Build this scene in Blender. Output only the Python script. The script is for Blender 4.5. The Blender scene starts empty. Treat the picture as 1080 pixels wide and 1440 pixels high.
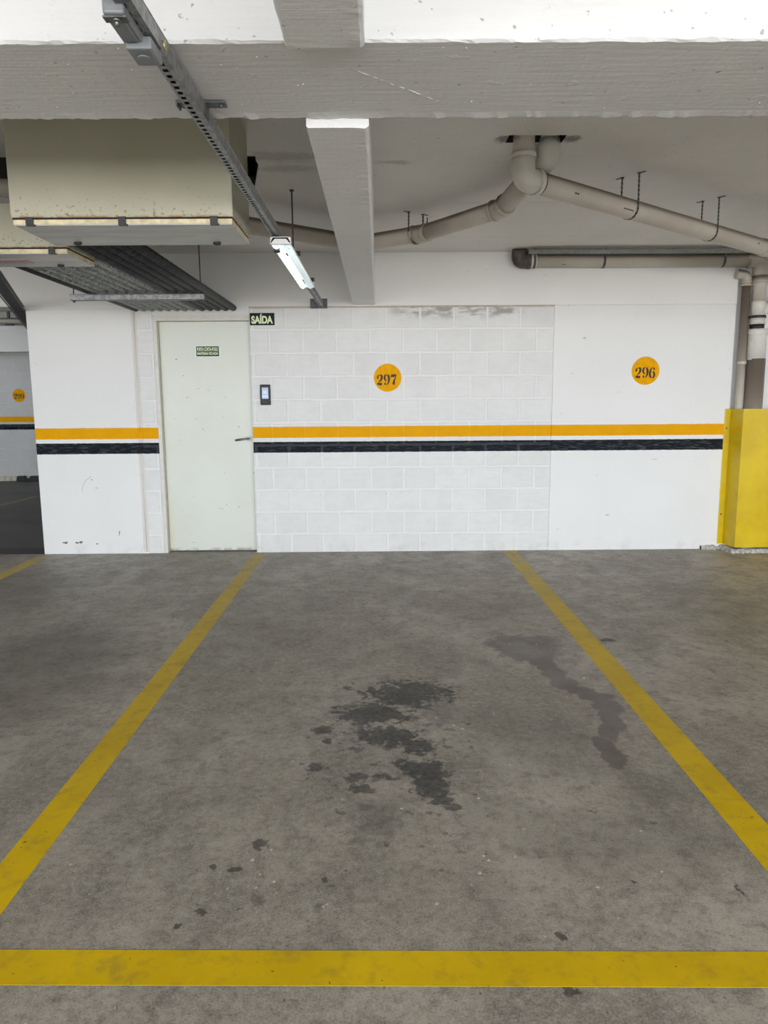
import bpy, bmesh, math, random
from mathutils import Vector, Matrix, noise as mnoise
random.seed(7)
SC = bpy.context.scene
COL = SC.collection
PI = math.pi

# ------------------------------------------------------------------ camera
PITCH, ROLL, YAW = .1507577, -.0069079, .0062444
cy, sy, cp, sp = math.cos(YAW), math.sin(YAW), math.cos(PITCH), math.sin(PITCH)
Fw = Vector((sy*cp, cy*cp, -sp)); R0 = Vector((cy, -sy, 0)); U0 = R0.cross(Fw)
Rt = R0*math.cos(ROLL)+U0*math.sin(ROLL); Up = -R0*math.sin(ROLL)+U0*math.cos(ROLL)
cam = bpy.data.cameras.new('camera'); cam.sensor_fit = 'VERTICAL'
cam.sensor_height = 36; cam.sensor_width = 27; cam.lens = 1020.33/1440*36
cam.clip_start = .05; cam.clip_end = 200
camo = bpy.data.objects.new('camera', cam); COL.objects.link(camo)
M = Matrix((Rt, Up, -Fw)).transposed().to_4x4(); M.translation = Vector((0, -6.702, 1.3926))
camo.matrix_world = M
SC.camera = camo

# ------------------------------------------------------------------ daylight
SC.view_settings.view_transform = 'Standard'
SC.view_settings.look = 'None'
SC.view_settings.gamma = 1
SC.view_settings.use_curve_mapping = False
SC.view_settings.exposure = 2.19
SC.cycles.max_bounces = 14; SC.cycles.diffuse_bounces = 9
FACADE = -13.0            # open side of the garage, behind the camera
OPEN_X0, OPEN_X1, OPEN_Z0, OPEN_Z1 = -7.5, 8.5, .62, 2.68
w = bpy.data.worlds.new('daylight'); SC.world = w; w.use_nodes = True
nt = w.node_tree; nt.nodes.clear()
o_ = nt.nodes.new('ShaderNodeOutputWorld'); b_ = nt.nodes.new('ShaderNodeBackground')
tc = nt.nodes.new('ShaderNodeTexCoord'); sx = nt.nodes.new('ShaderNodeSeparateXYZ')
cr = nt.nodes.new('ShaderNodeValToRGB'); mr = nt.nodes.new('ShaderNodeMapRange')
nt.links.new(tc.outputs['Generated'], sx.inputs[0]); nt.links.new(sx.outputs['Z'], mr.inputs['Value'])
mr.inputs['From Min'].default_value = -1; mr.inputs['From Max'].default_value = 1
nt.links.new(mr.outputs[0], cr.inputs[0])
e = cr.color_ramp.elements
e[0].position = .0; e[0].color = (.74, .73, .72, 1)          # sunlit paving outside
e[1].position = 1.; e[1].color = (.75, .87, 1.0, 1)          # sky
for p, c in ((.49, (.74, .73, .72, 1)), (.505, (.93, .985, 1.05, 1))):
    q = e.new(p); q.color = c
nt.links.new(cr.outputs[0], b_.inputs['Color']); b_.inputs['Strength'].default_value = 3.0
nt.links.new(b_.outputs[0], o_.inputs[0])
pl = bpy.data.lights.new('daylight_opening', 'AREA'); pl.shape = 'RECTANGLE'
pl.size = OPEN_X1-OPEN_X0; pl.size_y = OPEN_Z1-OPEN_Z0; pl.cycles.is_portal = True
plo = bpy.data.objects.new('daylight_opening', pl); COL.objects.link(plo)
plo.location = ((OPEN_X0+OPEN_X1)/2, FACADE-.1, (OPEN_Z0+OPEN_Z1)/2); plo.rotation_euler = (PI/2, 0, 0)

# ------------------------------------------------------------------ mesh helpers
class MB:
    def __init__(s): s.v = []; s.f = []; s.sm = []
    def poly(s, pts, smooth=False):
        i = len(s.v); s.v += [tuple(p) for p in pts]; s.f.append(tuple(range(i, i+len(pts)))); s.sm.append(smooth)
    def box(s, a, b):
        x0, x1 = sorted((a[0], b[0])); y0, y1 = sorted((a[1], b[1])); z0, z1 = sorted((a[2], b[2]))
        i = len(s.v)
        s.v += [(x0,y0,z0),(x1,y0,z0),(x1,y1,z0),(x0,y1,z0),(x0,y0,z1),(x1,y0,z1),(x1,y1,z1),(x0,y1,z1)]
        for q in ((0,3,2,1),(4,5,6,7),(0,1,5,4),(1,2,6,5),(2,3,7,6),(3,0,4,7)):
            s.f.append(tuple(i+k for k in q)); s.sm.append(False)
        return s
    def obox(s, c, ax, ay, az):
        """box from a centre and three half axes"""
        c = Vector(c); ax, ay, az = Vector(ax), Vector(ay), Vector(az); i = len(s.v)
        for sz in (-1, 1):
            for q in ((-1,-1),(1,-1),(1,1),(-1,1)):
                s.v.append(tuple(c+ax*q[0]+ay*q[1]+az*sz))
        for q in ((0,3,2,1),(4,5,6,7),(0,1,5,4),(1,2,6,5),(2,3,7,6),(3,0,4,7)):
            s.f.append(tuple(i+k for k in q)); s.sm.append(False)
        return s
    def tube(s, path, r, n=20, caps=True):
        """path: points; r: radius or list of radii"""
        P = [Vector(p) for p in path]; rr = r if isinstance(r, (list, tuple)) else [r]*len(P)
        T = []
        for k in range(len(P)):
            a = P[max(k-1, 0)]; b = P[min(k+1, len(P)-1)]
            if (b-a).length < 1e-7: T.append(T[-1] if T else Vector((0,0,1)))
            else: T.append((b-a).normalized())
        up = Vector((0,0,1)) if abs(T[0].z) < .9 else Vector((0,1,0))
        nrm = (up-T[0]*up.dot(T[0])).normalized(); base = len(s.v)
        for k in range(len(P)):
            nrm = (nrm-T[k]*nrm.dot(T[k])).normalized(); bn = T[k].cross(nrm)
            for j in range(n):
                a = 2*PI*j/n; s.v.append(tuple(P[k]+(nrm*math.cos(a)+bn*math.sin(a))*rr[k]))
        for k in range(len(P)-1):
            for j in range(n):
                j2 = (j+1) % n
                s.f.append((base+k*n+j, base+k*n+j2, base+(k+1)*n+j2, base+(k+1)*n+j)); s.sm.append(True)
        if caps:
            s.f.append(tuple(base+j for j in reversed(range(n)))); s.sm.append(False)
            e0 = base+(len(P)-1)*n; s.f.append(tuple(e0+j for j in range(n))); s.sm.append(False)
        return s
    def ring(s, c, d, r0, r1, h, n=24):
        """collar: solid ring round an axis"""
        c = Vector(c); d = Vector(d).normalized()
        p = [c-d*h/2, c-d*h/2, c-d*h*.35, c+d*h*.35, c+d*h/2, c+d*h/2]
        return s.tube(p, [r0, r1*.985, r1, r1, r1*.985, r0], n, caps=True)
    def sphere(s, c, r, n=10, sc=(1,1,1)):
        base = len(s.v); m = n//2
        for i in range(m+1):
            t = PI*i/m
            for j in range(n):
                a = 2*PI*j/n
                s.v.append((c[0]+r*sc[0]*math.sin(t)*math.cos(a), c[1]+r*sc[1]*math.sin(t)*math.sin(a), c[2]+r*sc[2]*math.cos(t)))
        for i in range(m):
            for j in range(n):
                j2 = (j+1) % n; s.f.append((base+i*n+j, base+(i+1)*n+j, base+(i+1)*n+j2, base+i*n+j2)); s.sm.append(True)
        return s
    def prism(s, pts, d):
        """closed outline (list of 3D points) pushed along d"""
        d = Vector(d); n = len(pts); i = len(s.v)
        s.v += [tuple(p) for p in pts]+[tuple(Vector(p)+d) for p in pts]
        s.f.append(tuple(range(i, i+n))); s.sm.append(False)
        s.f.append(tuple(range(i+2*n-1, i+n-1, -1))); s.sm.append(False)
        for k in range(n):
            k2 = (k+1) % n; s.f.append((i+k, i+n+k, i+n+k2, i+k2)); s.sm.append(False)
        return s
    def build(s, name, mat, parent=None, bevel=0, seg=2, fix=True):
        me = bpy.data.meshes.new(name); me.from_pydata(s.v, [], s.f)
        me.polygons.foreach_set('use_smooth', s.sm)
        if fix:
            bm = bmesh.new(); bm.from_mesh(me)
            bmesh.ops.remove_doubles(bm, verts=bm.verts, dist=1e-6)
            bmesh.ops.recalc_face_normals(bm, faces=bm.faces); bm.to_mesh(me); bm.free()
        me.update()
        o = bpy.data.objects.new(name, me); COL.objects.link(o)
        if mat: me.materials.append(mat)
        if parent is not None:
            o.parent = parent; o.matrix_parent_inverse = Matrix.Translation(-Vector(parent.location))
        if bevel:
            m = o.modifiers.new('bevel', 'BEVEL'); m.width = bevel; m.segments = seg; m.limit_method = 'ANGLE'
            m.angle_limit = .6
        return o

def tag(o, label, cat, group=None, kind=None):
    o['label'] = label; o['category'] = cat
    if group: o['group'] = group
    if kind: o['kind'] = kind
    return o
def thing(name, label, cat, loc=(0,0,0), group=None):
    o = bpy.data.objects.new(name, None); COL.objects.link(o); o.location = loc
    o.empty_display_size = .1
    return tag(o, label, cat, group)
def struct(mb, name, mat, label, cat, **k):
    return tag(mb.build(name, mat, **k), label, cat, kind='structure')
def fillet(pts, rad, n=8):
    P = [Vector(p) for p in pts]; out = [P[0]]
    for k in range(1, len(P)-1):
        a = (P[k-1]-P[k]); b = (P[k+1]-P[k]); la, lb = a.length, b.length; a.normalize(); b.normalize()
        ang = a.angle(b); d = min(rad/math.tan(ang/2), la*.49, lb*.49)
        p0, p1 = P[k]+a*d, P[k]+b*d
        for i in range(n+1):
            t = i/n; out.append(p0*(1-t)**2+P[k]*2*t*(1-t)+p1*t*t)
    out.append(P[-1]); return out

# ------------------------------------------------------------------ material helpers
class NT:
    def __init__(s, name):
        s.m = bpy.data.materials.new(name); s.m.use_nodes = True; s.t = s.m.node_tree
        s.b = s.t.nodes['Principled BSDF']; s.pos = None
    def n(s, kind, **k):
        x = s.t.nodes.new(kind)
        for a, v in k.items(): setattr(x, a, v)
        return x
    def put(s, sock, v):
        if v is None: return
        if hasattr(v, 'is_output') or isinstance(v, bpy.types.NodeSocket): s.t.links.new(v, sock)
        else: sock.default_value = v
    def P(s):
        if s.pos is None: s.pos = s.n('ShaderNodeNewGeometry').outputs['Position']
        return s.pos
    def math(s, op, a, b=None, c=None, clamp=False):
        x = s.n('ShaderNodeMath', operation=op, use_clamp=clamp)
        for i, v in enumerate((a, b, c)): s.put(x.inputs[i], v)
        return x.outputs[0]
    def vmath(s, op, a, b=None):
        x = s.n('ShaderNodeVectorMath', operation=op); s.put(x.inputs[0], a); s.put(x.inputs[1], b)
        return x.outputs['Value'] if op in ('LENGTH', 'DOT_PRODUCT') else x.outputs['Vector']
    def noise(s, scale, detail=4, rough=.55, vec=None, dist=0, color=False, w=None):
        x = s.n('ShaderNodeTexNoise'); s.put(x.inputs['Vector'], vec if vec is not None else s.P())
        x.inputs['Scale'].default_value = scale; x.inputs['Detail'].default_value = detail
        x.inputs['Roughness'].default_value = rough; x.inputs['Distortion'].default_value = dist
        return x.outputs['Color'] if color else x.outputs['Fac']
    def ramp(s, v, lo, hi, a=0., b=1., smooth=True):
        x = s.n('ShaderNodeMapRange', interpolation_type='SMOOTHSTEP' if smooth else 'LINEAR'); s.put(x.inputs['Value'], v)
        for nme, q in (('From Min', lo), ('From Max', hi), ('To Min', a), ('To Max', b)): s.put(x.inputs[nme], q)
        return x.outputs[0]
    def mix(s, f, a, b, mode='MIX'):
        x = s.n('ShaderNodeMix', data_type='RGBA', blend_type=mode)
        s.put(x.inputs['Factor'], f)
        for i, v in ((6, a), (7, b)):
            if isinstance(v, tuple) and len(v) == 3: v = v+(1,)
            s.put(x.inputs[i], v)
        return x.outputs[2]
    def scale(s, v, sc):
        x = s.n('ShaderNodeVectorMath', operation='MULTIPLY'); s.put(x.inputs[0], v); x.inputs[1].default_value = sc
        return x.outputs[0]
    def sep(s, v=None):
        x = s.n('ShaderNodeSeparateXYZ'); s.put(x.inputs[0], v if v is not None else s.P()); return x.outputs
    def bump(s, h, strength=.3, dist=.01, prev=None):
        x = s.n('ShaderNodeBump'); x.inputs['Strength'].default_value = strength; x.inputs['Distance'].default_value = dist
        s.put(x.inputs['Height'], h)
        if prev is not None: s.put(x.inputs['Normal'], prev)
        return x.outputs[0]
    def out(s, color=None, rough=None, metal=None, normal=None, spec=None, emit=None, estr=None):
        i = s.b.inputs
        if isinstance(color, tuple) and len(color) == 3: color = color+(1,)
        s.put(i['Base Color'], color); s.put(i['Roughness'], rough); s.put(i['Metallic'], metal); s.put(i['Normal'], normal)
        s.put(i['Specular IOR Level'], spec)
        if emit is not None:
            s.put(i['Emission Color'], emit+(1,) if isinstance(emit, tuple) else emit); s.put(i['Emission Strength'], estr)
        return s.m
    def add(s, *v):
        r = v[0]
        for q in v[1:]: r = s.math('ADD', r, q)
        return r
def simple(name, color, rough=.5, metal=0, var=.12, vs=18, spec=.5, bump=0):
    t = NT(name); f = t.ramp(t.noise(vs), .3, .7)
    c = t.mix(f, tuple(x*(1-var) for x in color), tuple(min(1, x*(1+var)) for x in color))
    nrm = t.bump(t.noise(vs*6), bump, .003) if bump else None
    return t.out(c, rough, metal, nrm, spec)
def glow(name, color, strength):
    t = NT(name); return t.out((.8,.8,.8), .4, emit=color, estr=strength)

AMBER = (.80, .375, .001); INK = (.010, .013, .018)
def wall_mat(name, base, block=False, stripes=True, dirt=.5, brush=True):
    t = NT(name); X, Y, Z = t.sep()
    big = t.ramp(t.noise(1.3, 5), .3, .75); fine = t.noise(30, 4)
    col = t.mix(big, tuple(c*.965 for c in base), base)
    h = t.math('MULTIPLY', t.noise(60, 5, .6), .35)
    br = t.noise(14, 5, .6, vec=t.scale(t.P(), (.6, 1, 4.)))
    h = t.add(h, t.math('MULTIPLY', br, .6))
    nrm = None
    if block:
        cv = t.n('ShaderNodeCombineXYZ'); t.put(cv.inputs[0], t.math('ADD', X, 1.282)); t.put(cv.inputs[1], t.math('ADD', Z, .035))
        wob = t.vmath('SUBTRACT', t.noise(5, 3, color=True), (.5,.5,.5)); wob2 = t.vmath('SUBTRACT', t.noise(40, 3, color=True), (.5,.5,.5))
        v = t.vmath('ADD', cv.outputs[0], t.scale(wob, (.014,.014,0))); v = t.vmath('ADD', v, t.scale(wob2, (.012,.010,0)))
        bk = t.n('ShaderNodeTexBrick'); bk.offset = .5; bk.offset_frequency = 2; t.put(bk.inputs['Vector'], v)
        for nme, q in (('Scale', 1), ('Mortar Size', .013), ('Mortar Smooth', .25), ('Brick Width', .302), ('Row Height', .2075), ('Bias', 0)):
            bk.inputs[nme].default_value = q
        bk.inputs['Color1'].default_value = (.2,.2,.2,1); bk.inputs['Color2'].default_value = (.8,.8,.8,1); bk.inputs['Mortar'].default_value = (.5,.5,.5,1)
        mort = bk.outputs['Fac']
        # face of a block is rough and a little greyer than the trowelled joints
        s1 = t.sep(bk.outputs['Color'])[0]
        face = t.mix(s1, tuple(c*.88 for c in base), tuple(c*.97 for c in base))
        face = t.mix(t.ramp(t.noise(9, 5, vec=t.scale(t.P(), (1,1,2.2))), .35, .7, 0, .35), face, tuple(c*.80 for c in base))
        vis = t.ramp(t.noise(3.2, 4), .28, .60, .45, 1.)
        col = t.mix(t.math('MULTIPLY', t.math('SUBTRACT', 1, mort), vis), col, face)
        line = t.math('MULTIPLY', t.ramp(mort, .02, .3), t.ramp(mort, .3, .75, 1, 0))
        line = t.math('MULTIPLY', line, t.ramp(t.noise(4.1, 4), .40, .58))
        col = t.mix(t.math('MULTIPLY', line, .85), col, tuple(c*.55 for c in base))  # shadow lines along the block joints, painted into the colour
        h = t.add(h, t.math('MULTIPLY', t.math('SUBTRACT', 1, mort), -3.4), t.math('MULTIPLY', t.math('MULTIPLY', t.noise(110, 4), t.math('SUBTRACT', 1, mort)), 1.0))
        # dark stains under the beam joint
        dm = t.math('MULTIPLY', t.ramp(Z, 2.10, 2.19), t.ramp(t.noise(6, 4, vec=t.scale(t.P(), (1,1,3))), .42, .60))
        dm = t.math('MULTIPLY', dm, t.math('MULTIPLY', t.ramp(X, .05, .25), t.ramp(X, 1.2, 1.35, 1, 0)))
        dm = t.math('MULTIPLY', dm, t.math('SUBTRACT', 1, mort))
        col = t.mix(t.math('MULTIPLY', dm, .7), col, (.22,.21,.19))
    # scuffs, chips and grime near the floor
    sp_ = t.math('MULTIPLY', t.ramp(t.noise(23, 3, .5), .70, .76), dirt)
    col = t.mix(t.math('MULTIPLY', sp_, .6), col, (.30,.29,.28))
    low = t.math('MULTIPLY', t.ramp(Z, .0, .16, 1, 0), t.ramp(t.noise(8, 5, .65), .48, .66))
    col = t.mix(t.math('MULTIPLY', low, (.22)), col, (.42,.40,.36))
    if not block and stripes:
        pv_ = t.vmath('ADD', t.P(), t.scale(t.vmath('SUBTRACT', t.noise(30, 4, .6, color=True), (.5,.5,.5)), (.05,0,.03)))
        ch = None
        for x, z, rx, rz, k in ((-2.945,.106,.025,.010,1), (-2.84,.104,.020,.007,1), (-2.80,.112,.024,.011,1), (-2.65,.092,.012,.006,.9), (-2.435,.195,.006,.022,.8), (-2.66,.70,.012,.008,.5), (-2.62,.62,.02,.006,.3), (2.13,.33,.02,.008,.4), (2.55,.85,.03,.005,.3), (1.86,1.95,.015,.008,.4)):
            d_ = t.vmath('LENGTH', t.vmath('MULTIPLY', t.vmath('SUBTRACT', pv_, (x, 0, z)), (1/rx, 0, 1/rz)))
            m_ = t.ramp(d_, .6, 1.2, k, 0); ch = m_ if ch is None else t.math('MAXIMUM', ch, m_)
        col = t.mix(t.math('MULTIPLY', ch, .9), col, (.035,.033,.032))
        arc = t.math('ABSOLUTE', t.math('SUBTRACT', t.vmath('LENGTH', t.vmath('MULTIPLY', t.vmath('SUBTRACT', t.P(), (-2.60, 0, .585)), (1, 0, 1))), .155))
        am = t.math('MULTIPLY', t.ramp(arc, .001, .004, .5, 0), t.math('MULTIPLY', t.ramp(X, -2.665, -2.66, 1, 0), t.ramp(Z, .58, .59)))
        col = t.mix(am, col, (.25,.25,.26))
    rough = .55
    if stripes:
        jit = t.math('MULTIPLY', t.math('SUBTRACT', t.noise(26, 4), .5), .008)
        zz = t.math('ADD', Z, jit)
        def band(a, b): return t.math('MULTIPLY', t.ramp(zz, a-.0015, a+.0015), t.ramp(zz, b-.0015, b+.0015, 1, 0))
        ymask = band(1.071, 1.172); kmask = band(.935, 1.034)
        yel = t.mix(t.ramp(t.noise(6, 4), .3, .7), tuple(c*.93 for c in AMBER), AMBER)
        if block: yel = t.mix(t.math('MULTIPLY', mort, .35), yel, (.80,.42,.03))
        ink = t.mix(t.ramp(t.noise(30, 5, .65, vec=t.scale(t.P(), (.35,1,2.5))), .48, .72), INK, (.060,.066,.075) if block else (.095,.10,.108))
        if block:
            ink = t.mix(t.math('MULTIPLY', t.ramp(mort, .3, .6), .10), ink, (.30,.32,.34))
            gl = t.math('MULTIPLY', t.ramp(mort, .12, .3), t.ramp(mort, .4, .7, 1, 0))
            ink = t.mix(t.math('MULTIPLY', gl, t.ramp(t.noise(8), .48, .6, 0, .5)), ink, (.35,.38,.38))
        col = t.mix(ymask, col, yel); col = t.mix(kmask, col, ink)
        rough = t.math('SUBTRACT', .55, t.math('MULTIPLY', t.math('MAXIMUM', ymask, kmask), .1))
    nrm = t.bump(h, .5, .0035)
    spec = .22
    if stripes: spec = t.math('SUBTRACT', .22, t.math('MULTIPLY', t.math('MAXIMUM', ymask, kmask), .17))
    return t.out(col, rough, 0, nrm, spec)
def concrete_mat(name, base, board='x', marks=False):
    t = NT(name); P = t.P()
    col = t.mix(t.ramp(t.noise(1.1, 5), .3, .72), tuple(c*.90 for c in base), base)
    col = t.mix(t.ramp(t.noise(40, 3, .5), .69, .73, 0, .65), col, (.22,.21,.20))
    sc = {'x': (.7, 9, 9), 'y': (9, .7, 9), 'n': (2, 2, 2)}[board]
    st = t.noise(6, 5, .6, vec=t.scale(P, sc))
    h = t.add(t.math('MULTIPLY', st, 1.), t.math('MULTIPLY', t.noise(45, 5, .6), .5), t.math('MULTIPLY', t.ramp(t.noise(17, 2), .66, .74), .6))
    col = t.mix(t.ramp(st, .35, .7, .0, .10), col, tuple(c*.72 for c in base))
    if marks:
        X, Y, Z = t.sep(); sm = None
        for x, y, rx, ry, k in ((.66, -2.80, .07, .07, .9), (.95, -2.80, .09, .06, .9), (-.52, -2.55, .30, .10, .35), (-.50, -2.35, .22, .07, .3), (.10, -2.45, .14, .04, .35)):
            d_ = t.vmath('LENGTH', t.vmath('MULTIPLY', t.vmath('SUBTRACT', t.scale(P, (1,1,0)), (x, y, 0)), (1/rx, 1/ry, 0)))
            m_ = t.ramp(t.math('ADD', d_, t.math('MULTIPLY', t.math('SUBTRACT', t.noise(22, 5, .65), .5), 2.0)), .4, 1.1, k, 0)
            sm = m_ if sm is None else t.math('MAXIMUM', sm, m_)
        col = t.mix(sm, col, (.17,.15,.13))
        wy = t.math('MULTIPLY', t.math('SUBTRACT', t.noise(3, 3), .5), .03)
        for val, off, a_, b_ in ((t.math('ADD', Y, wy), 1.62, .5, 1.5), (t.math('ADD', t.math('ADD', Y, t.math('MULTIPLY', X, -2.2)), wy), 4.55, .75, 1.35), (t.math('ADD', Y, wy), .60, -2., 3.)):
            ln = t.ramp(t.math('ABSOLUTE', t.math('ADD', val, off)), .002, .007, .55, 0)
            ln = t.math('MULTIPLY', ln, t.math('MULTIPLY', t.ramp(X, a_-.1, a_+.1), t.ramp(X, b_-.1, b_+.1, 1, 0)))
            col = t.mix(t.math('MULTIPLY', ln, t.ramp(t.noise(5), .35, .6)), col, (.35,.33,.30))
    return t.out(col, .6, 0, t.bump(h, .5, .004), .3)

WHITE = (.80, .80, .79)
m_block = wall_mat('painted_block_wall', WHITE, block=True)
m_wall = wall_mat('painted_smooth_wall', WHITE)
m_upper = wall_mat('painted_beam_wall', (.83,.825,.81), stripes=False, dirt=.4)
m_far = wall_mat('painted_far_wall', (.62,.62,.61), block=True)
m_joint = simple('mortar_joint', (.50,.45,.37), .8, bump=.3)
m_jointw = simple('painted_joint', (.62,.58,.53), .7, bump=.3)
m_ceil = concrete_mat('painted_ceiling', (.80,.78,.745), 'n', marks=True)
m_beamx = concrete_mat('painted_cross_beam', (.79,.795,.80), 'x')
m_beamy = concrete_mat('painted_long_beam', (.83,.833,.835), 'x')
m_edge = simple('pale_plaster_edge', (.85,.84,.82), .6, bump=.5)
m_dark = simple('hole_black', (.012,.012,.012), .9)

# ------------------------------------------------------------------ floor material
OIL = [(0.135,-3.371,0.172,0.138,0.85),(-0.035,-3.593,0.135,0.099,0.80),(0.026,-3.827,0.114,0.079,0.80),(0.151,-3.900,0.076,0.050,0.60),(0.249,-3.538,0.085,0.205,0.30),(0.167,-4.110,0.076,0.070,0.75),(0.181,-4.220,0.052,0.080,0.75),(0.213,-4.326,0.040,0.041,0.55),(0.254,-4.372,0.034,0.018,0.40),(0.066,-4.042,0.031,0.034,0.60),(-0.248,-3.761,0.043,0.041,0.60),(-0.225,-3.861,0.018,0.026,0.60),(-0.098,-4.163,0.043,0.036,0.55),(-0.074,-4.245,0.047,0.029,0.55),(0.001,-4.150,0.035,0.021,0.45),(-0.252,-4.075,0.028,0.033,0.40),(-0.017,-4.428,0.096,0.119,0.30),(-0.005,-4.490,0.038,0.048,0.30),(-0.445,-4.700,0.021,0.020,0.60),(-0.508,-4.872,0.016,0.017,0.75),(-0.388,-4.573,0.027,0.030,0.45),(-0.515,-4.675,0.013,0.014,0.40),(-0.171,-4.754,0.013,0.013,0.50),(-0.179,-4.863,0.018,0.023,0.35),(-0.554,-4.927,0.012,0.011,0.40),(-0.355,-4.831,0.020,0.024,0.30),(-0.074,-4.556,0.027,0.031,0.35),(0.250,-4.621,0.018,0.011,0.30),(0.735,-4.766,0.008,0.006,0.70),(0.470,-4.990,0.011,0.015,0.50),(1.027,-4.808,0.006,0.031,0.80),(0.443,-5.164,0.017,0.017,0.50),(1.336,-2.610,0.042,0.038,0.50),(-0.160,-3.302,0.028,0.027,0.40),(0.016,-3.186,0.036,0.029,0.35),(0.153,-3.980,0.023,0.018,0.50),(0.258,-4.068,0.025,0.022,0.30)]
WET = [(0.825,-2.660,0.197,0.125,0.50),(0.829,-2.782,0.152,0.141,0.50),(0.871,-2.953,0.057,0.130,0.50),(0.890,-3.130,0.055,0.089,0.50),(0.912,-3.264,0.060,0.073,0.50),(0.965,-3.356,0.062,0.044,0.50),(1.021,-3.434,0.074,0.042,0.50),(1.045,-3.541,0.059,0.078,0.50),(1.016,-3.684,0.044,0.101,0.50),(0.964,-3.808,0.039,0.067,0.45),(0.913,-3.917,0.038,0.062,0.50),(0.917,-4.013,0.042,0.070,0.50),(0.906,-4.081,0.027,0.033,0.40)]
SOFT = [(-0.789,-3.849,0.143,0.155,0.25),(0.648,-3.930,0.376,0.374,0.22),(-1.802,-2.991,0.498,0.766,0.5),(-2.773,-1.335,0.657,0.874,0.25),(0.154,-0.732,0.600,0.369,0.18),(0.736,-4.563,0.387,0.231,0.25),(0.501,-2.000,0.381,0.233,0.12),(2.274,-1.883,0.387,0.712,0.25),(0.392,-4.436,0.216,0.127,0.18),(-0.987,-4.275,0.154,0.192,0.15),(1.062,-4.267,0.230,0.194,0.25),(0.128,-4.793,0.247,0.124,0.12),(-0.781,-2.552,0.255,0.395,0.12)]
def floor_color(t, stains=True):
    P = t.P()
    n1 = t.noise(.9, 6, .62); n2 = t.noise(5.5, 6, .65); n3 = t.noise(38, 5, .7); n4 = t.noise(160, 3, .7)
    n5 = t.noise(2.6, 6, .7, vec=t.scale(P, (1, .55, 1)), dist=.4)
    c = t.mix(t.ramp(n1, .32, .68), (.220,.190,.152), (.395,.358,.302))
    c = t.mix(t.ramp(n5, .45, .68, 0, .75), c, (.140,.121,.099))
    c = t.mix(t.ramp(n2, .42, .70, 0, .65), c, (.205,.182,.152))
    c = t.mix(t.ramp(n3, .42, .75, 0, .5), c, (.47,.44,.385))
    c = t.mix(t.ramp(n3, .47, .28, 0, .65), c, (.115,.102,.086))
    n6 = t.noise(13, 6, .7, vec=t.vmath('ADD', P, (4.1, 2.2, 0)))
    c = t.mix(t.ramp(n6, .49, .68, 0, .62), c, (.120,.104,.086))
    c = t.mix(t.ramp(n6, .44, .28, 0, .35), c, (.44,.41,.355))
    c = t.mix(t.ramp(n4, .42, .68, 0, .32), c, (.50,.47,.42))
    c = t.mix(t.ramp(n4, .47, .30, 0, .50), c, (.085,.078,.068))
    c = t.mix(t.ramp(t.noise(52, 2, .5, vec=t.vmath('ADD', P, (7.3, 1.1, 0))), .715, .745, 0, .7), c, (.045,.043,.04))
    c = t.mix(t.ramp(t.noise(75, 1, .5, vec=t.vmath('ADD', P, (3.3, 9.1, 0))), .775, .79, 0, .7), c, (.62,.60,.56))
    rough = t.ramp(n2, .3, .7, .42, .62)
    if stains:
        wob = t.vmath('SUBTRACT', t.noise(7.5, 5, .62, color=True), (.5,.5,.5)); wob = t.scale(wob, (.22,.22,0))
        wob2 = t.vmath('SUBTRACT', t.noise(2.5, 4, .6, color=True), (.5,.5,.5)); wob2 = t.scale(wob2, (.6,.6,0))
        wobs = t.vmath('SUBTRACT', t.noise(22, 4, .6, color=True), (.5,.5,.5)); wobs = t.scale(wobs, (.06,.06,0))
        xy = t.scale(P, (1,1,0))
        pvo, pv2, pvs = t.vmath('ADD', xy, t.scale(wob, (.6,.6,0))), t.vmath('ADD', xy, wob2), t.vmath('ADD', xy, wobs)
        def field(L, vec):
            acc = None
            for x, y, rx, ry, k in L:
                d = t.vmath('LENGTH', t.vmath('MULTIPLY', t.vmath('SUBTRACT', vec, (x, y, 0)), (1/rx, 1/ry, 0)))
                acc = d if acc is None else t.math('MINIMUM', acc, d)
            return acc
        def blobs(L, vec, lo, hi):
            acc = None
            for x, y, rx, ry, k in L:
                d = t.vmath('LENGTH', t.vmath('MULTIPLY', t.vmath('SUBTRACT', vec, (x, y, 0)), (1/rx, 1/ry, 0)))
                m = t.ramp(d, lo, hi, k, 0); acc = m if acc is None else t.math('MAXIMUM', acc, m)
            return acc
        nA = t.math('SUBTRACT', t.noise(16, 6, .68), .5); nB = t.math('SUBTRACT', t.noise(42, 4, .6), .5)
        c = t.mix(blobs(SOFT, pv2, .3, 1.35), c, (.075,.066,.056))
        wet = t.ramp(t.add(field([(x, y, rx*1.15, ry*1.25, k) for x, y, rx, ry, k in WET], pvs), t.math('MULTIPLY', nA, 1.0)), .80, 1.15, .82, 0)
        c = t.mix(wet, c, (.092,.070,.062))
        big = [q for q in OIL if q[2] >= .05 and q[4] >= .5]; sml = [q for q in OIL if q[2] < .05 and q[4] >= .4]; dim = [q for q in OIL if q[4] < .4]
        o1 = t.ramp(t.add(field(big, pvo), t.math('MULTIPLY', nA, 3.6), t.math('MULTIPLY', nB, 1.6)), .86, 1.42, .97, 0)
        halo = t.ramp(t.add(field(big, pvo), t.math('MULTIPLY', nA, 3.4), t.math('MULTIPLY', nB, 2.4)), .9, 1.5, .45, 0)
        o2 = t.ramp(t.add(field(sml, pvs), t.math('MULTIPLY', nB, 2.2), t.math('MULTIPLY', nA, 1.2)), .75, 1.2, .85, 0)
        o3 = t.ramp(t.add(field(dim, pvs), t.math('MULTIPLY', nA, 1.6)), .6, 1.3, .42, 0)
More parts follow.
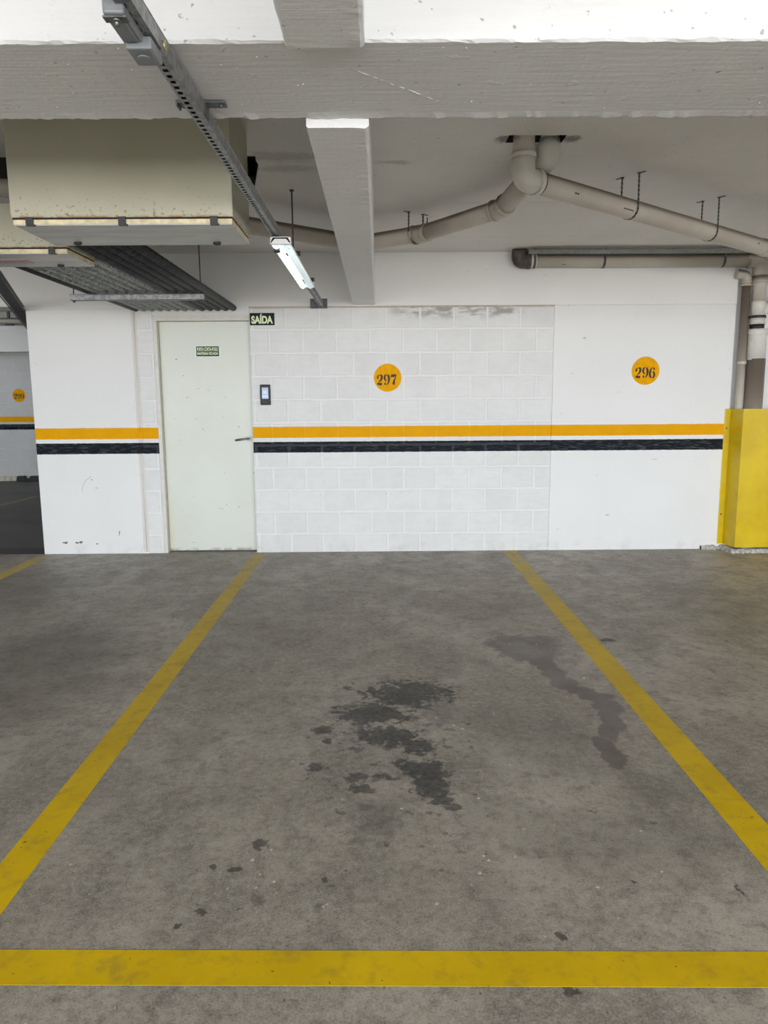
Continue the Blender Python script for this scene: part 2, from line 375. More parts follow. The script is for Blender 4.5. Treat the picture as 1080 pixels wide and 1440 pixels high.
        oil = t.math('MAXIMUM', t.math('MAXIMUM', o1, o2), t.math('MAXIMUM', o3, halo))
        near = t.ramp(t.vmath('LENGTH', t.vmath('MULTIPLY', t.vmath('SUBTRACT', xy, (.05, -3.95, 0)), (1/.62, 1/.95, 0))), .3, 1.1, .105, 0)
        o4 = t.ramp(t.math('ADD', t.noise(17, 3, .5, vec=t.vmath('ADD', P, (1.3, 6.2, 0))), near), .685, .745, 0, .6)
        oil = t.math('MAXIMUM', oil, o4)
        oil = t.math('MULTIPLY', oil, t.ramp(n3, .25, .65, 1.0, .80))
        c = t.mix(oil, c, (.028,.027,.028))
        rough = t.math('SUBTRACT', rough, t.math('MULTIPLY', wet, .15))
    return c, rough, n3, n4
t = NT('garage_concrete_floor'); c, r, n3, n4 = floor_color(t)
m_floor = t.out(c, r, 0, t.bump(t.add(n3, t.math('MULTIPLY', n4, .5)), .25, .003), .4)
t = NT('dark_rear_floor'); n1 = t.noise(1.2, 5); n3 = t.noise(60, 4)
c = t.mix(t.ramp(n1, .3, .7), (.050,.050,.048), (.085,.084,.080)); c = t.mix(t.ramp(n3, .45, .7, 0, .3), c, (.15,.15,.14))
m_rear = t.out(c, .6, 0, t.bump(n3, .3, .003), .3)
m_strip = simple('dark_joint_strip', (.030,.031,.034), .7, bump=.3)
t = NT('worn_yellow_floor_paint'); c, r, n3, n4 = floor_color(t, False); X, Y, Z = t.sep()
yel = t.mix(t.ramp(t.noise(3, 5), .3, .7), (.56,.37,.003), (.68,.455,.004))
yel = t.mix(t.ramp(t.noise(14, 5, .65), .48, .74, 0, .5), yel, (.33,.22,.03))
wear = t.ramp(Y, -4.6, -.5, .0, .24, smooth=False)
nn = t.math('ADD', t.math('MULTIPLY', t.noise(30, 6, .75), .6), t.math('MULTIPLY', t.noise(3.5, 4), .4))
yel = t.mix(t.ramp(Y, -4.4, -.6, 0, .62, smooth=False), yel, (.46,.39,.17))
wm = t.ramp(t.math('ADD', nn, wear), .68, .84, 0, .7)
c = t.mix(wm, yel, c)
c = t.mix(t.ramp(t.noise(48, 2, vec=t.vmath('ADD', t.P(), (2.2, 5.1, 0))), .71, .74, 0, .8), c, (.06,.05,.03))
c = t.mix(t.ramp(t.noise(5, 6, .7), .56, .75, 0, .4), c, (.17,.13,.05))
m_line = t.out(c, .6, 0, t.bump(n3, .3, .002), .12)
m_fline = simple('faded_line', (.16,.15,.10), .7)

# ------------------------------------------------------------------ shell
FL, RR = -9.5, 8.5
b = MB(); b.box((FL, FACADE, -.2), (RR, 0, 0)); b.box((-2.022, 0, -.2), (-1.157, .4, 0))
struct(b, 'floor', m_floor, 'stained grey concrete garage floor with oil marks', 'floor', fix=False)
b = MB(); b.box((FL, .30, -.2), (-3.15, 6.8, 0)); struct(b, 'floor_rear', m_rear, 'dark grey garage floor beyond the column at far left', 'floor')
b = MB(); b.box((FL, .0, -.2), (-3.15, .30, -.001)); struct(b, 'trim_1', m_strip, 'black floor joint strip across the opening left of the column', 'floor strip')

# back wall, built as the pieces one sees
b = MB(); b.box((-3.15, 0, -.05), (-2.211, .40, 2.232)); struct(b, 'wall_column', m_wall, 'smooth white painted concrete column left of the fire door', 'column', bevel=.006)
b = MB(); b.box((-2.211, .008, 0), (-2.168, .3, 2.232)); b.tube([(-2.19, .010, 0), (-2.19, .010, 2.2)], .006, 6); b2 = b
struct(b2, 'trim_2', wall_mat('painted_joint_strip', (.70,.67,.63)), 'narrow rough mortar joint between white column and block strip', 'wall joint')
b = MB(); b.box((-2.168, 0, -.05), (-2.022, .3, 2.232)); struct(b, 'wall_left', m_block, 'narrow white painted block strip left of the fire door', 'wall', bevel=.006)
b = MB(); b.box((-2.022, 0, 2.172), (-1.157, .3, 2.232)); struct(b, 'wall_lintel', m_wall, 'white lintel strip above the fire door', 'wall')
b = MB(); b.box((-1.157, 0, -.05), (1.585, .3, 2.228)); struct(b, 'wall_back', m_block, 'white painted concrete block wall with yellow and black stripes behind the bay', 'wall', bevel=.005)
b = MB(); b.box((1.585, -.004, -.05), (3.222, .3, 2.24)); struct(b, 'wall_right', m_wall, 'smooth white painted concrete wall right of the block wall', 'wall', bevel=.006, seg=3)
b = MB(); b.box((3.222, .055, -.05), (4.6, .3, 2.71)); struct(b, 'wall_recess', m_wall, 'white recessed wall strip behind the riser pipes', 'wall')
b = MB(); b.box((-1.157, .005, 2.228), (1.585, .3, 2.243)); struct(b, 'trim_3', m_joint, 'beige mortar joint on top of the block wall', 'wall joint')
b = MB(); b.box((-3.18, -.006, 2.243), (3.222, .42, 2.72)); b.box((-3.18, -.003, 2.231), (-1.157, .40, 2.2432)); b.box((1.585, -.003, 2.24), (3.222, .30, 2.2432))
struct(b, 'wall_upper', m_upper, 'white concrete beam across the top of the back wall', 'beam', fix=False)
b = MB(); b.box((FL, .05, 2.26), (-3.18, .36, 2.72)); struct(b, 'beam_opening', m_upper, 'white beam over the opening at far left', 'beam')
b = MB(); b.box((4.6, 0, 0), (RR, .3, 2.72)); struct(b, 'wall_back_right', m_wall, 'white wall continuing to the right outside the frame', 'wall')
b = MB(); b.box((FL-.2, FACADE, 0), (FL, 6.9, 2.72)); struct(b, 'wall_side_left', m_upper, 'white side wall of the garage on the left', 'wall')
b = MB(); b.box((RR, FACADE, 0), (RR+.2, .3, 2.72)); struct(b, 'wall_side_right', m_upper, 'white side wall of the garage on the right', 'wall')
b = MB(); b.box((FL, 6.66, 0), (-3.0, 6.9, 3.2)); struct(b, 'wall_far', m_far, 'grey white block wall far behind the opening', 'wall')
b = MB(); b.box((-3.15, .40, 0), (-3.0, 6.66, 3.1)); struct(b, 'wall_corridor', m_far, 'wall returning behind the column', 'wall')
b = MB(); b.box((FL, 6.40, 2.31), (-3.15, 6.66, 2.755)); struct(b, 'beam_far', m_upper, 'grey beam along the top of the far wall', 'beam')
b = MB(); b.box((FL, 6.62, 0), (-3.15, 6.66, .085)); struct(b, 'baseboard_far', simple('dirty_kerb', (.50,.47,.38), .8, var=.3), 'dirty beige kerb at the foot of the far wall', 'baseboard')
# unseen facade behind the camera, its parapet shaped to limit the daylight
b = MB(); b.box((FL, FACADE-.15, 0), (RR, FACADE, OPEN_Z0)); b.box((FL, FACADE-.15, 0), (OPEN_X0, FACADE, 2.72)); 
if OPEN_X1 < RR: b.box((OPEN_X1, FACADE-.15, 0), (RR, FACADE, 2.72))
struct(b, 'wall_unseen_parapet', m_upper, 'unseen low parapet behind the camera, shaped to limit the daylight', 'wall', fix=False)

# ceiling with the opening the drain pipes come through
HX0, HX1, HY0, HY1 = .660, .948, -2.853, -2.745
b = MB()
for a, c in (((FL, FACADE, 2.70), (HX0, .4, 2.86)), ((HX1, FACADE, 2.70), (RR, .4, 2.86)), ((HX0, FACADE, 2.70), (HX1, HY0, 2.86)), ((HX0, HY1, 2.70), (HX1, .4, 2.86))):
    b.box(a, c)
b.box((FL, .4, 3.02), (-3.0, 6.9, 3.2)); b.box((FL, .36, 2.7), (-3.0, .45, 3.2))
struct(b, 'ceiling', m_ceil, 'grey white painted concrete ceiling slab', 'ceiling', fix=False)
b = MB(); b.box((HX0, HY0, 2.852), (HX1, HY1, 2.87)); b.box((HX0, HY0, 2.7015), (HX0+.002, HY1, 2.86)); b.box((HX1-.002, HY0, 2.7015), (HX1, HY1, 2.86)); b.box((HX0, HY1-.002, 2.7015), (HX1, HY1, 2.86)); struct(b, 'ceiling_hole_cap', m_dark, 'dark opening in the ceiling around the drain pipes', 'ceiling')  # black lining paints in the unlit inside of the hole

# cross beam: ragged lower arrises, crack ridge in its soffit
def ragged_beam(x0, x1, y0, y1, z0, z1, nx, amp, name, mat, label, axis='x'):
    b = MB(); ring = []
    for i in range(nx+1):
        x = x0+(x1-x0)*i/nx
        def j(k, s=1.): return amp*s*(mnoise.noise(Vector((x*14, k*7.3, 1.7)))+.7*mnoise.noise(Vector((x*41, k*3.1, 4.2))))
        a = [(y0, z1), (y0, z0+.03), (y0+j(1)*.5, z0+.006+j(2)), (y0+.006+j(3), z0+j(4)*.3), (y0+.05, z0), ((y0+y1)/2, z0+j(9)*.15), (y1-.05, z0), (y1-.010+j(5), z0-abs(j(6,1.6))), (y1+j(7)*.4, z0+.006+j(8)), (y1, z0+.03), (y1, z1)]
        ring.append([(x, p[0], p[1]) if axis == 'x' else (p[0], x, p[1]) for p in a])
    m = len(ring[0])
    for i in range(nx):
        for k in range(m-1):
            b.poly((ring[i][k], ring[i+1][k], ring[i+1][k+1], ring[i][k+1]))
        b.poly((ring[i][m-1], ring[i+1][m-1], ring[i+1][0], ring[i][0]))
    b.poly(ring[0]); b.poly(list(reversed(ring[-1])))
    return b
b = ragged_beam(FL, RR, -4.742, -4.250, 2.278, 2.70, 1200, .005, 'x', None, '')
CR = [(-.135,-4.64),(-.092,-4.617),(-.04,-4.572),(.022,-4.516),(.085,-4.465),(.148,-4.409),(.22,-4.35),(.299,-4.296)]
pts = []
for k in range(len(CR)-1):
    for i in range(8): u = i/8; pts.append((CR[k][0]*(1-u)+CR[k+1][0]*u, CR[k][1]*(1-u)+CR[k+1][1]*u+random.uniform(-.0025,.0025), 2.2795))
b.tube(pts, [max(.0006, .0034*math.sin(PI*k/len(pts))*random.uniform(.3,1.25)) for k in range(len(pts))], 6)
for k in range(70):
    x, y, r = random.uniform(-1.4, 1.6), random.uniform(-4.72, -4.27), random.uniform(.0008, .0026)
    b.sphere((x, y, 2.278), r, 6, (random.uniform(.8,2), 1, .7))
struct(b, 'beam_cross', m_beamx, 'wide white painted concrete cross beam spanning the top of the view', 'beam', fix=False)
b = ragged_beam(-4.251, -.003, -.222, -.024, 2.250, 2.70, 300, .003, '', None, '', axis='y')
struct(b, 'beam_long', m_beamy, 'white concrete beam running from cross beam to the back wall', 'beam')
b = ragged_beam(FACADE, -4.775, -.222, -.028, 2.250, 2.70, 400, .003, '', None, '', axis='y')
b.box((-.222, -4.775, 2.262), (-.028, -4.74, 2.6))
struct(b, 'beam_near', m_beamy, 'stub of concrete beam at top centre in front of the cross beam', 'beam', fix=False)

# fire door set in the wall
dm_frame = simple('door_frame_paint', (.66,.64,.58), .45, var=.05)
t = NT('door_cream_paint'); X, Y, Z = t.sep()
c = t.mix(t.ramp(t.noise(1.7, 4), .3, .7), (.635,.660,.585), (.68,.70,.635))
edge = t.math('MULTIPLY', t.ramp(X, -1.97, -1.90, 1, 0), t.ramp(t.math('ADD', Z, t.math('MULTIPLY', t.noise(4), .6)), .5, 1.0, 1, .25))
c = t.mix(t.math('MULTIPLY', edge, .35), c, (.66,.56,.33))
c = t.mix(t.ramp(t.noise(26, 2), .735, .75, 0, .7), c, (.12,.12,.11))
c = t.mix(t.math('MULTIPLY', t.ramp(Z, .005, .05, 1, 0), t.ramp(t.noise(14, 4), .4, .6)), c, (.25,.24,.21))
m_door = t.out(c, .38, 0, t.bump(t.noise(40), .06, .002), .45)
d = thing('door_1', 'cream painted steel fire door in the white back wall', 'door', (-1.58, .07, 0)); d['kind'] = 'structure'
b = MB(); b.box((-1.988, .068, .012), (-1.162, .118, 2.122)); b.build('door_leaf', m_door, d, bevel=.003)
b = MB()
b.box((-2.022, .004, 0), (-1.990, .13, 2.172)); b.box((-1.160, .02, 0), (-1.157, .13, 2.172)); b.box((-1.990, .004, 2.124), (-1.160, .117, 2.172)); b.box((-1.990, .1185, 0), (-1.160, .13, 2.17))
b.build('door_frame', dm_frame, d, fix=False)
m_chrome = simple('brushed_chrome', (.20,.195,.185), .38, .9, var=.1)
b = MB(); hx, hz = -1.205, 1.064
b.tube([(hx, .068, hz), (hx, .058, hz)], [.026, .025], 24); b.tube([(hx, .058, hz), (hx, .018, hz)], .010, 16)
b.tube(fillet([(hx, .045, hz), (hx, .016, hz), (hx-.06, .012, hz-.004), (hx-.118, .016, hz-.014)], .012), .0095, 14)
h = b.build('door_handle', m_chrome, d); h['label'] = 'brushed metal lever handle'

# ------------------------------------------------------------------ floor markings
def line(name, pts, label, z=.0004, mat=None):
    b = MB(); b.prism([(p[0], p[1], .0002) for p in pts], (0, 0, z)); o = b.build(name, mat or m_line)
    return tag(o, label, 'parking line')
line('parking_line', [(-1.172,-5.06),(-1.054,-5.06),(-1.062,-.06),(-1.172,-.14)], 'yellow floor line running from front left of the bay to the fire door')
line('parking_line', [(1.148,-5.06),(1.276,-5.06),(1.277,-.02),(1.147,-.02)], 'yellow floor line right of the bay, ending at the block wall')
line('parking_line', [(-6,-4.917),(6,-5.145),(6,-5.26),(-6,-5.03)], 'wide yellow line across the front of the bay, nearest the camera', z=.0007)
line('parking_line', [(-3.19,-5.0),(-3.065,-5.0),(-3.05,-.12),(-3.17,-.12)], 'yellow line at far left beside the white column')
line('parking_line', [(-5.36,3.3),(-5.24,3.3),(-5.18,4.4),(-5.30,4.4)], 'faded line on the dark floor beyond the column', mat=m_fline)

# ------------------------------------------------------------------ painted bay numbers
def stroke(pts, n=6):
    """variable width ribbon through (x, y, w) -> outline"""
    P = [Vector(p) for p in pts]; S = []
    for k in range(len(P)-1):
        p0 = P[max(k-1,0)]; p1 = P[k]; p2 = P[k+1]; p3 = P[min(k+2,len(P)-1)]
        for i in range(n):
            u = i/n; S.append(.5*((2*p1)+(p2-p0)*u+(2*p0-5*p1+4*p2-p3)*u*u+(3*p1-p0-3*p2+p3)*u**3))
    S.append(P[-1]); L, Rr = [], []
    for k, q in enumerate(S):
        a = S[max(k-1,0)]; c = S[min(k+1,len(S)-1)]; d = Vector((c.x-a.x, c.y-a.y)); d.normalize(); nn = Vector((-d.y, d.x))
        hw = max(q.z*1.35, .09)/2
        L.append((q.x+nn.x*hw, q.y+nn.y*hw)); Rr.append((q.x-nn.x*hw, q.y-nn.y*hw))
    return L, Rr
NINE = [[(.46,.99,.06),(.26,.94,.15),(.14,.72,.24),(.24,.50,.16),(.46,.40,.06)],
        [(.58,.99,.06),(.78,.88,.2),(.88,.62,.27),(.82,.32,.2),(.62,.07,.09),(.46,.02,.06)],
        [(.36,.04,.08),(.24,.09,.18),(.17,.22,.17)]]
DIG = {'9': NINE, '6': [[(1-x, 1-y, w) for x, y, w in s] for s in NINE],
       '2': [[(.16,.60,.14),(.17,.74,.22),(.22,.86,.14),(.40,.99,.06)], [(.52,.99,.06),(.76,.92,.2),(.84,.74,.27),(.72,.52,.18),(.50,.36,.09),(.28,.22,.05)],
             [(.08,.06,.12),(.30,.10,.16),(.60,.06,.17),(.86,.12,.16)]],
       '7': [[(.10,.70,.05),(.12,.88,.16),(.35,.90,.20),(.70,.92,.17),(.95,.95,.08)], [(.90,.84,.06),(.72,.62,.12),(.58,.40,.20),(.50,.20,.27),(.48,.02,.27)]]}
m_amber = simple('amber_wall_paint', AMBER, .55, var=.08, spec=.06); m_num = simple('stencil_black', (.022,.012,.008), .6, var=.2)
m_numf = m_amber
def number_disc(x, y, z, r, text, label, dx, dz, dw, dh):
    t_ = thing('number_disc', label, 'bay number', (x, y, z), 'painted bay numbers')
    b = MB(); n = 48; b.prism([(x+r*math.cos(2*PI*k/n), y-.0035, z+r*math.sin(2*PI*k/n)) for k in range(n)], (0, .004, 0)); b.build('disc', m_amber, t_)
    for i, ch in enumerate(text):
        b = MB(); x0 = x+dx+(i-1)*dw*1.18-dw/2; z0 = z+dz-dh/2
        for s_ in DIG[ch]:
            L, Rr = stroke(s_)
            for k in range(len(L)-1):
                q = [L[k], L[k+1], Rr[k+1], Rr[k]]
                b.prism([(x0+p[0]*dw, y-.0052, z0+p[1]*dh) for p in q], (0, .002, 0))
        b.build('numeral', m_num, t_, fix=False)
number_disc(.083, 0, 1.608, .125, '297', 'amber disc stencilled 297 on the block wall', -.008, -.018, .054, .090)
number_disc(2.428, -.004, 1.655, .126, '296', 'amber disc stencilled 296 on the smooth wall at right', -.003, -.017, .054, .090)
number_disc(-6.515, 6.66, 1.552, .118, '299', 'amber disc stencilled 299 on the far wall beyond the column', 0, -.016, .054, .090)

# ------------------------------------------------------------------ signs
def text_mesh(name, body, x0, x1, y, z0, z1, mat, parent, bold=.012):
    cu = bpy.data.curves.new(name, 'FONT'); cu.body = body; cu.size = 1; cu.offset = bold; cu.extrude = .02; cu.fill_mode = 'BOTH'
    o = bpy.data.objects.new('tmp', cu); COL.objects.link(o)
    dg = bpy.context.evaluated_depsgraph_get(); me = bpy.data.meshes.new_from_object(o.evaluated_get(dg))
    bpy.data.objects.remove(o)
    xs = [v.co.x for v in me.vertices]; ys = [v.co.y for v in me.vertices]
    ax, bx, ay, by = min(xs), max(xs), min(ys), max(ys)
    for v in me.vertices:
        v.co = Vector((x0+(v.co.x-ax)/(bx-ax)*(x1-x0), y-.0008+(.0008 if v.co.z < 0 else -.0008), z0+(v.co.y-ay)/(by-ay)*(z1-z0)))
    me.name = name; me.materials.clear(); me.materials.append(mat)
    ob = bpy.data.objects.new(name, me); COL.objects.link(ob)
    ob.parent = parent; ob.matrix_parent_inverse = Matrix.Translation(-Vector(parent.location)); return ob
m_green = simple('sign_dark_green', (.004,.022,.010), .5, var=.1, spec=.15); m_green2 = simple('sign_mid_green', (.016,.060,.032), .5, var=.1, spec=.15)
m_pale = simple('photoluminescent_lettering', (.80,.84,.58), .5, var=.04); m_pale2 = simple('sign_border_cream', (.74,.78,.66), .5, var=.04)
s = thing('exit_sign', 'dark green SAÍDA exit sign on the wall right of the fire door', 'sign', (-1.04, 0, 2.135))
b = MB(); b.box((-1.149, -.006, 2.079), (-.929, -.0005, 2.186)); b.build('sign_panel', m_green, s, bevel=.001)
text_mesh('lettering', 'SAÍDA', -1.135, -.943, -.0062, 2.092, 2.178, m_pale, s, .045)
s = thing('door_sign', 'small green fire door notice with two lines on the cream door', 'sign', (-1.54, .068, 1.862))
b = MB(); b.box((-1.670, .0655, 1.806), (-1.440, .0678, 1.910)); b.build('sign_panel', m_pale2, s)
b = MB(); b.box((-1.658, .0643, 1.814), (-1.452, .0656, 1.902)); b.build('sign_face', m_green2, s)
b = MB(); b.box((-1.656, .0640, 1.857), (-1.454, .0644, 1.8585)); b.build('divider', m_pale, s)
text_mesh('lettering', 'PORTA CORTA-FOGO', -1.650, -1.460, .0640, 1.862, 1.893, m_pale, s, .03)
text_mesh('lettering', 'MANTENHA FECHADA', -1.650, -1.460, .0640, 1.826, 1.850, m_pale, s, .03)

# access terminal
m_blk = simple('black_plastic', (.006,.007,.010), .35, var=.1, spec=.2); m_blk2 = simple('matte_black_plastic', (.02,.02,.022), .5)
t = NT('terminal_screen'); X, Y, Z = t.sep()
c = t.mix(t.ramp(Z, 1.505, 1.515), (.14,.42,.95), (.10,.20,.42))
c = t.mix(t.math('MULTIPLY', t.ramp(Z, 1.442, 1.444), t.ramp(Z, 1.455, 1.457, 1, 0)), c, (.75,.92,1.0))
c = t.mix(t.math('MULTIPLY', t.math('MULTIPLY', t.ramp(Z, 1.470, 1.474), t.ramp(Z, 1.494, 1.498, 1, 0)), t.math('MULTIPLY', t.ramp(X, -1.048, -1.045), t.ramp(X, -1.018, -1.013, 1, 0))), c, (.65,.85,1.0))
m_screen = t.out((.02,.02,.03), .15, emit=c, estr=.085)
s = thing('access_terminal', 'black wall mounted access terminal with lit blue screen beside the door', 'access terminal', (-1.029, 0, 1.46))
b = MB(); b.box((-1.075, -.026, 1.371), (-.983, -.0005, 1.554)); b.build('body', m_blk, s, bevel=.006, seg=3)
b = MB(); b.box((-1.058, -.0275, 1.427), (-1.000, -.0255, 1.528)); b.build('screen', m_screen, s)
b = MB(); b.tube([(-1.029, -.0255, 1.542), (-1.029, -.028, 1.542)], .004, 12); b.build('camera_lens', m_blk2, s)
b = MB()
for k in range(4): b.box((-1.05, -.0275, 1.387+k*.006), (-1.01, -.0255, 1.389+k*.006))
b.build('speaker_slots', m_blk2, s, fix=False)

# ------------------------------------------------------------------ perforated tray with lamp
def galv(name, a, bb, rough=.42, metal=.75, sc=22):
    t = NT(name); v = t.n('ShaderNodeTexVoronoi'); t.put(v.inputs['Vector'], t.P()); v.inputs['Scale'].default_value = sc*3
    f = t.ramp(t.math('ADD', t.math('MULTIPLY', t.noise(sc, 5, .65), .7), t.math('MULTIPLY', t.sep(v.outputs['Color'])[0], .3)), .35, .65)
    return t.out(t.mix(f, a, bb), rough, metal, t.bump(t.noise(sc*5), .1, .002))
m_galv = galv('galvanised_tray', (.20,.205,.21), (.33,.34,.345), .45, .5)
m_galvd = galv('dull_galvanised', (.075,.078,.082), (.14,.145,.15), .5, .4)
m_mott = galv('mottled_galvanised', (.12,.13,.125), (.34,.36,.35), .55, .15, 30)
m_cond = galv('dark_conduit_steel', (.012,.013,.015), (.034,.036,.040), .62, .1)
m_blackmetal = galv('blackened_tray', (.030,.032,.036), (.085,.090,.096), .5, .3, 30)
def perforated(b, p0, p1, wdt, hgt, pitch, hole_l, hole_w, side_holes=False, dirx=None):
    """channel from p0 to p1 (bottom centre), bottom pierced by a row of slots, closed sides and lid"""
    p0, p1 = Vector(p0), Vector(p1); d = (p1-p0); L = d.length; d.normalize(); sd = d.cross(Vector((0,0,1))).normalized(); up = sd.cross(d).normalized()
    def q(l, s_, u): return tuple(p0+d*l+sd*s_+up*u)
    n = int(L/pitch); hw = wdt/2
    def strip(l0, l1, s0, s1): b.poly((q(l0,s0,0), q(l1,s0,0), q(l1,s1,0), q(l0,s1,0)))
    hws = hole_w if isinstance(hole_w, (list, tuple)) else [(-hole_w/2, hole_w/2)]
    edges = [-hw]+[x for pr_ in hws for x in pr_]+[hw]
    for k in range(0, len(edges)-1, 2): strip(0, L, edges[k], edges[k+1])
    for k in range(n):
        a = k*pitch; h0 = a+(pitch-hole_l)/2
        for s0, s1 in hws: strip(a, h0, s0, s1); strip(h0+hole_l, a+pitch, s0, s1)
    for s0, s1 in hws: strip(n*pitch, L, s0, s1)
    for sgn in (-1, 1):
        if side_holes:
            zs = [0, hgt*.3, hgt*.7, hgt]
            for z0, z1 in ((0, hgt*.3), (hgt*.7, hgt)): b.poly((q(0,sgn*hw,z0), q(L,sgn*hw,z0), q(L,sgn*hw,z1), q(0,sgn*hw,z1)))
            for k in range(n):
                a = k*pitch; b.poly((q(a,sgn*hw,hgt*.3), q(a+pitch-hole_l,sgn*hw,hgt*.3), q(a+pitch-hole_l,sgn*hw,hgt*.7), q(a,sgn*hw,hgt*.7)))
        else: b.poly((q(0,sgn*hw,0), q(L,sgn*hw,0), q(L,sgn*hw,hgt), q(0,sgn*hw,hgt)))
    b.poly((q(0,-hw,hgt), q(L,-hw,hgt), q(L,hw,hgt), q(0,hw,hgt)))
    # return lips
    for sgn in (-1, 1): b.poly((q(0,sgn*hw,hgt*.92), q(L,sgn*hw,hgt*.92), q(L,sgn*(hw+.0015),hgt), q(0,sgn*(hw+.0015),hgt)))
    return b
tr = thing('perforated_channel', 'long grey perforated steel channel running under the beam to the wall', 'cable channel', (-.52, -2.5, 2.228))
b = perforated(MB(), (-.531, -5.030, 2.228), (-.504, -.012, 2.234),   .038, .040, .034, .017, [(-.0125,.0015)]); b.build('channel', m_galv, tr, fix=False)
b = perforated(MB(), (-.532, -6.6, 2.226), (-.531, -5.032, 2.228), .041, .042, .075, .03, .013); b.build('channel_extension', m_galv, tr, fix=False)
b = MB(); b.box((-.590, -4.40, 2.269), (-.448, -4.36, 2.2735)); b.box((-.592, -4.402, 2.262), (-.586, -4.358, 2.2735)); b.box((-.510, -4.405, 2.235), (-.505, -4.355, 2.272)); b.tube([(-.462, -4.38, 2.276), (-.462, -4.38, 2.262)], .006, 8); b.tube([(-.572, -4.38, 2.276), (-.572, -4.38, 2.262)], .006, 8)
b.build('beam_bracket', m_galvd, tr, fix=False)
b = MB(); b.box((-.605, -.014, 2.222), (-.452, -.0065, 2.306)); b.box((-.535, -.06, 2.228), (-.474, -.010, 2.232)); b.tube([(-.466, -.008, 2.29), (-.466, -.02, 2.29)], .007, 8); b.tube([(-.59, -.008, 2.29), (-.59, -.02, 2.29)], .007, 8)
b.build('wall_plate', m_galvd, tr, fix=False)
b = MB(); b.tube([(-.530, -1.934, 2.27), (-.531, -1.934, 2.699)], .005, 8); b.tube([(-.531, -1.934, 2.690), (-.531, -1.934, 2.6995)], .014, 8); b.tube([(-.53, -1.934, 2.262), (-.53, -1.934, 2.28)], .010, 6)
tag(b.build('threaded_rod', m_galvd), 'thin dark threaded rod hanging from ceiling above the lamp', 'rod')
m_jb = simple('grey_plastic_box', (.19,.205,.215), .42, var=.06)
jb = thing('junction_box', 'grey junction box hanging under the perforated channel at top left', 'junction box', (-.57, -4.86, 2.2))
b = MB(); b.box((-.580, -5.02, 2.210), (-.533, -4.815, 2.262)); b.build('body', m_jb, jb, bevel=.006, seg=3)
b = MB(); b.box((-.574, -4.895, 2.196), (-.514, -4.805, 2.2245)); b.build('lid', m_jb, jb, bevel=.005)
b = MB(); b.box((-.573, -4.985, 2.206), (-.541, -4.905, 2.2105)); b.build('cover', m_jb, jb, bevel=.0018)
b = MB(); b.tube([(-.545, -4.85, 2.1965), (-.545, -4.85, 2.193)], .016, 24); b.build('knockout', m_jb, jb)
b = MB(); b.tube([(-.556, -4.998, 2.211), (-.556, -4.998, 2.194)], .005, 8); b.tube([(-.556, -4.998, 2.209), (-.556, -4.998, 2.203)], .010, 12); b.build('bolt', m_chrome, jb, fix=False)
b = MB(); b.tube([(-.5115, -4.80, 2.245), (-.506, -4.80, 2.245)], .012, 12)
tag(b.build('washer', simple('brass_washer', (.55,.47,.28), .4, .8)), 'brass coloured bolt head on the side of the channel near the junction box', 'bolt')
b = MB(); b.box((-.582, -5.012, 2.2065), (-.532, -4.988, 2.2105)); b.build('mounting_plate', m_galvd, jb)

# lamp
lp = thing('fluorescent_lamp', 'lit white fluorescent lamp hung under the grey channel', 'lamp', (-.49, -2.15, 2.19))
m_lampw = simple('white_enamel', (.80,.81,.80), .35, var=.03)
b = MB(); x0, x1, y0, y1 = -.545, -.438, -2.86, -1.47
prof = [(x0, 2.190), (x0+.004, 2.188), (x0+.024, 2.212), (x1-.024, 2.212), (x1-.004, 2.188), (x1, 2.190), (x1-.018, 2.222), (x0+.018, 2.222)]
b.prism([(p[0], y0, p[1]) for p in prof], (0, y1-y0, 0)); b.build('housing', m_lampw, lp)
for yy, nm in ((y0, 'end_cap'), (y1-.035, 'end_cap')):
    b = MB(); b.box((x0+.001, yy, 2.178 if yy > -2 else 2.186), (x1-.001, yy+.030, 2.2225)); b.build(nm, m_lampw, lp, bevel=.004)
m_tube = glow('lit_tube', (.88,1.0,.98), .40); m_tube2 = glow('lit_tube_dim', (.70,.93,.95), .10)
for xx, mm in ((-.517, m_tube), (-.466, m_tube2)):
    b = MB(); b.tube([(xx, y0+.034, 2.186), (xx, y1-.034, 2.186)], .0175, 16); tb = b.build('tube', mm, lp)
    for ya, yb in ((y0+.034, y0+.055), (y1-.055, y1-.034)):
        b = MB(); b.box((xx-.014, ya, 2.172), (xx+.014, yb, 2.205)); b.build('lamp_holder', m_blk2 if mm is m_tube else m_lampw, lp)
b = MB(); b.box((-.533, y0+.036, 2.160), (-.503, y0+.085, 2.170)); b.tube([(-.518, y0+.06, 2.170), (-.518, y0+.06, 2.156)], .013, 14); b.build('starter', m_blk2, lp, fix=False)
for yy in (-2.5, -1.62):
    b = MB(); b.box((-.556, yy, 2.20), (-.43, yy+.02, 2.224)); b.box((-.535, yy, 2.222), (-.48, yy+.02, 2.2275)); b.build('clip', m_blk2, lp, fix=False)

